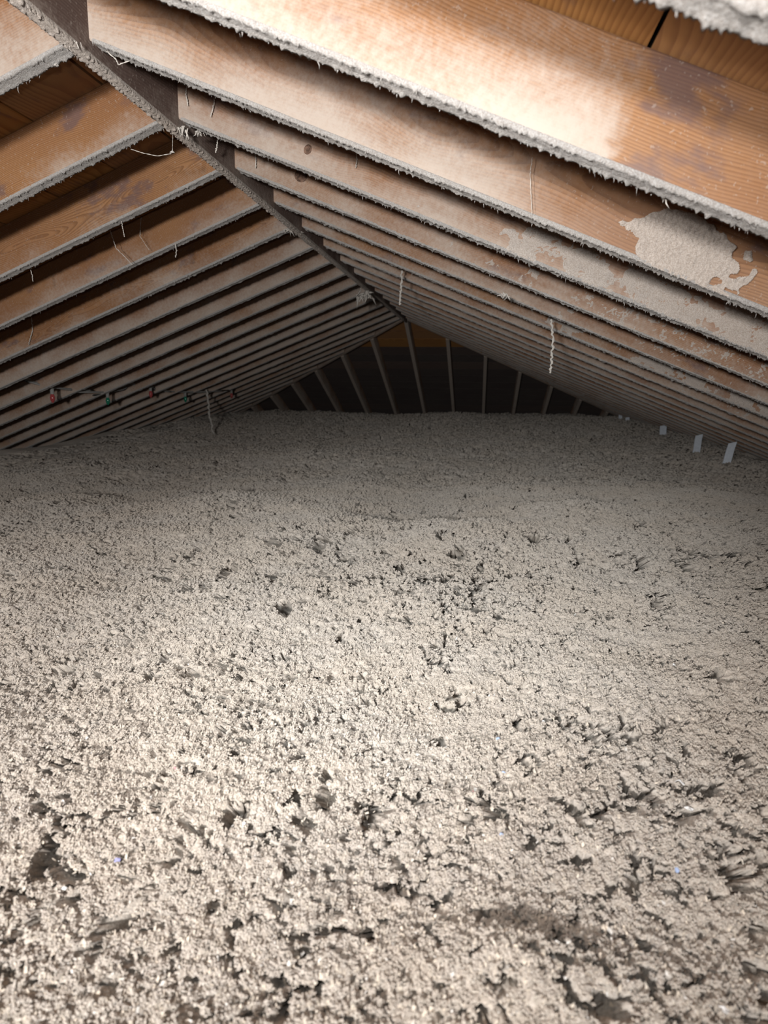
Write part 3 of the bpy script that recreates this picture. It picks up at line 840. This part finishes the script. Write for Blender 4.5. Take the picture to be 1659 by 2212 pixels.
# ------------------------------------------------------------------ paper flakes and scraps on the insulation
def flake_cloud(n, seed, smin, smax, ylo, yhi, name, material, label, tilt=0.5, thin=0.4, lift=0.001):
    g = np.random.default_rng(seed)
    Y = 1 / g.uniform(1 / yhi, 1 / ylo, n)
    X = -0.80 * Y - 0.1 + g.random(n) * (1.26 * Y + 0.2)
    ok = (X > -3.3) & (X < 2.0); X, Y = X[ok], Y[ok]; n = len(X)
    Z = ground(X, Y) + lift
    s = smin + (smax - smin) * g.random(n) ** 3
    a = g.random(n) * 6.283; tx, ty = g.normal(0, tilt, n), g.normal(0, tilt, n)
    ux, uy = np.cos(a), np.sin(a); w = s * (thin + (1 - thin) * g.random(n) ** 2)
    A = np.stack([ux * s, uy * s, tx * s], -1); B = np.stack([-uy * w, ux * w, ty * w], -1)
    P = np.stack([X, Y, Z], -1)
    th = np.zeros((n, 3)); th[:, 2] = 0.0004
    V = np.concatenate([P - A - B * .6, P + A - B, P + A * .8 + B, P - A + B * .8 + th * 2], 0) + np.concatenate([th * 0] * 4, 0)
    F4 = np.arange(n); Fq = np.stack([F4, F4 + n, F4 + 2 * n, F4 + 3 * n], -1)
    o = obj(name, mesh(name, V.tolist(), Fq.tolist(), material))
    tag(o, label, 'flakes', kind='stuff')
M_FLAKE = plain('pale_paper_flake', (0.80, 0.78, 0.74), 0.8, 0.12, 200.0)
M_FIBRE = plain('cellulose_fibre', (0.60, 0.54, 0.46), 1.0, 0.3, 150.0, spec=0.0, drough=1.0)
flake_cloud(5000, 61, 0.0006, 0.0032, 0.45, 4.0, 'paper_flakes', M_FLAKE, 'tiny white paper flakes sprinkled over the insulation')
flake_cloud(70000, 62, 0.0008, 0.0026, 0.45, 3.5, 'cellulose_fibres', M_FIBRE, 'short beige fibres bristling from the insulation surface', tilt=0.9, thin=0.25, lift=0.0012)

M_SC = {'white': plain('white_scrap', (0.85, 0.85, 0.84), 0.7, 0.06), 'blue': plain('blue_scrap', (0.45, 0.56, 0.80), 0.7, 0.1),
        'pink': plain('pink_scrap', (0.75, 0.38, 0.40), 0.7, 0.1), 'lilac': plain('lilac_scrap', (0.40, 0.40, 0.68), 0.7, 0.1)}
def scrap(px, py, size, col, label, aspect=0.6):
    p = on_floor(px, py); zf = float(ground(np.array([p[0]]), np.array([p[1]]))[0])
    zf = max(zf, p[2] - 0.006)
    g = np.random.default_rng(int(px * 7 + py)); n = 4
    V = []; ang = g.uniform(0, 3.1)
    for layer in (0.0, 0.0008):
        for i in range(n):
            for k in range(n):
                u, v = (i / (n - 1) - .5) * size, (k / (n - 1) - .5) * size * aspect
                jx, jy = g.normal(0, size * .05, 2) if layer == 0 else (0, 0)
                V.append([u + jx, v + jy, layer])
    for i in range(n * n):
        V[i + n * n][0], V[i + n * n][1] = V[i][0], V[i][1]
        hz = size * .25 * math.sin(V[i][0] / size * 5 + 1) * math.cos(V[i][1] / size * 4); V[i][2] += hz; V[i + n * n][2] += hz
    ca, sa = math.cos(ang), math.sin(ang)
    V = [(ca * a - sa * b, sa * a + ca * b, c + 0.25 * b) for a, b, c in V]
    Fc = []
    for i in range(n - 1):
        for k in range(n - 1):
            a = i * n + k
            Fc.append((a, a + 1, a + n + 1, a + n)); b = a + n * n
            Fc.append((b, b + n, b + n + 1, b + 1))
    ring = [i for i in range(n)] + [i * n + n - 1 for i in range(1, n)] + [(n - 1) * n + k for k in range(n - 2, -1, -1)] + [i * n for i in range(n - 2, 0, -1)]
    for a, b in zip(ring, ring[1:] + ring[:1]): Fc.append((b, a, a + n * n, b + n * n))
    o = obj('paper_scrap', mesh('paper_scrap', V, Fc, M_SC[col]), loc=(p[0], p[1], zf + 0.002))
    tag(o, label, 'scrap', 'paper scraps lying on the insulation')
scrap(378, 1655, 0.008, 'pink', 'pink paper scrap on the left half of the insulation')
scrap(1022, 1707, 0.007, 'pink', 'pale pink paper scrap just right of the middle of the insulation')
scrap(1076, 1595, 0.006, 'blue', 'blue paper scrap farthest back on the insulation')
scrap(1089, 1664, 0.006, 'blue', 'blue paper scrap a little behind the pale pink one')
scrap(1083, 1812, 0.006, 'blue', 'blue paper scrap in front of the pale pink one')
scrap(1463, 1872, 0.007, 'blue', 'blue-grey paper scrap nearest the right side of the foreground')
scrap(253, 1852, 0.007, 'lilac', 'lilac paper scrap in the left foreground')
scrap(1470, 1684, 0.011, 'white', 'long white paper scrap at the right, behind the rounder white scrap', 0.4)
scrap(1488, 1740, 0.009, 'white', 'rounder white paper scrap at the right of the insulation', 0.9)
scrap(1454, 1432, 0.009, 'white', 'small white paper scrap farthest back at the right')
scrap(1175, 1555, 0.008, 'white', 'white paper scrap near the farthest blue one, to its right')
scrap(137, 1913, 0.006, 'white', 'white paper scrap in the lower left corner area beyond the lilac one')
scrap(1566, 2182, 0.009, 'white', 'white paper lump at the very bottom right of the insulation', 0.9)
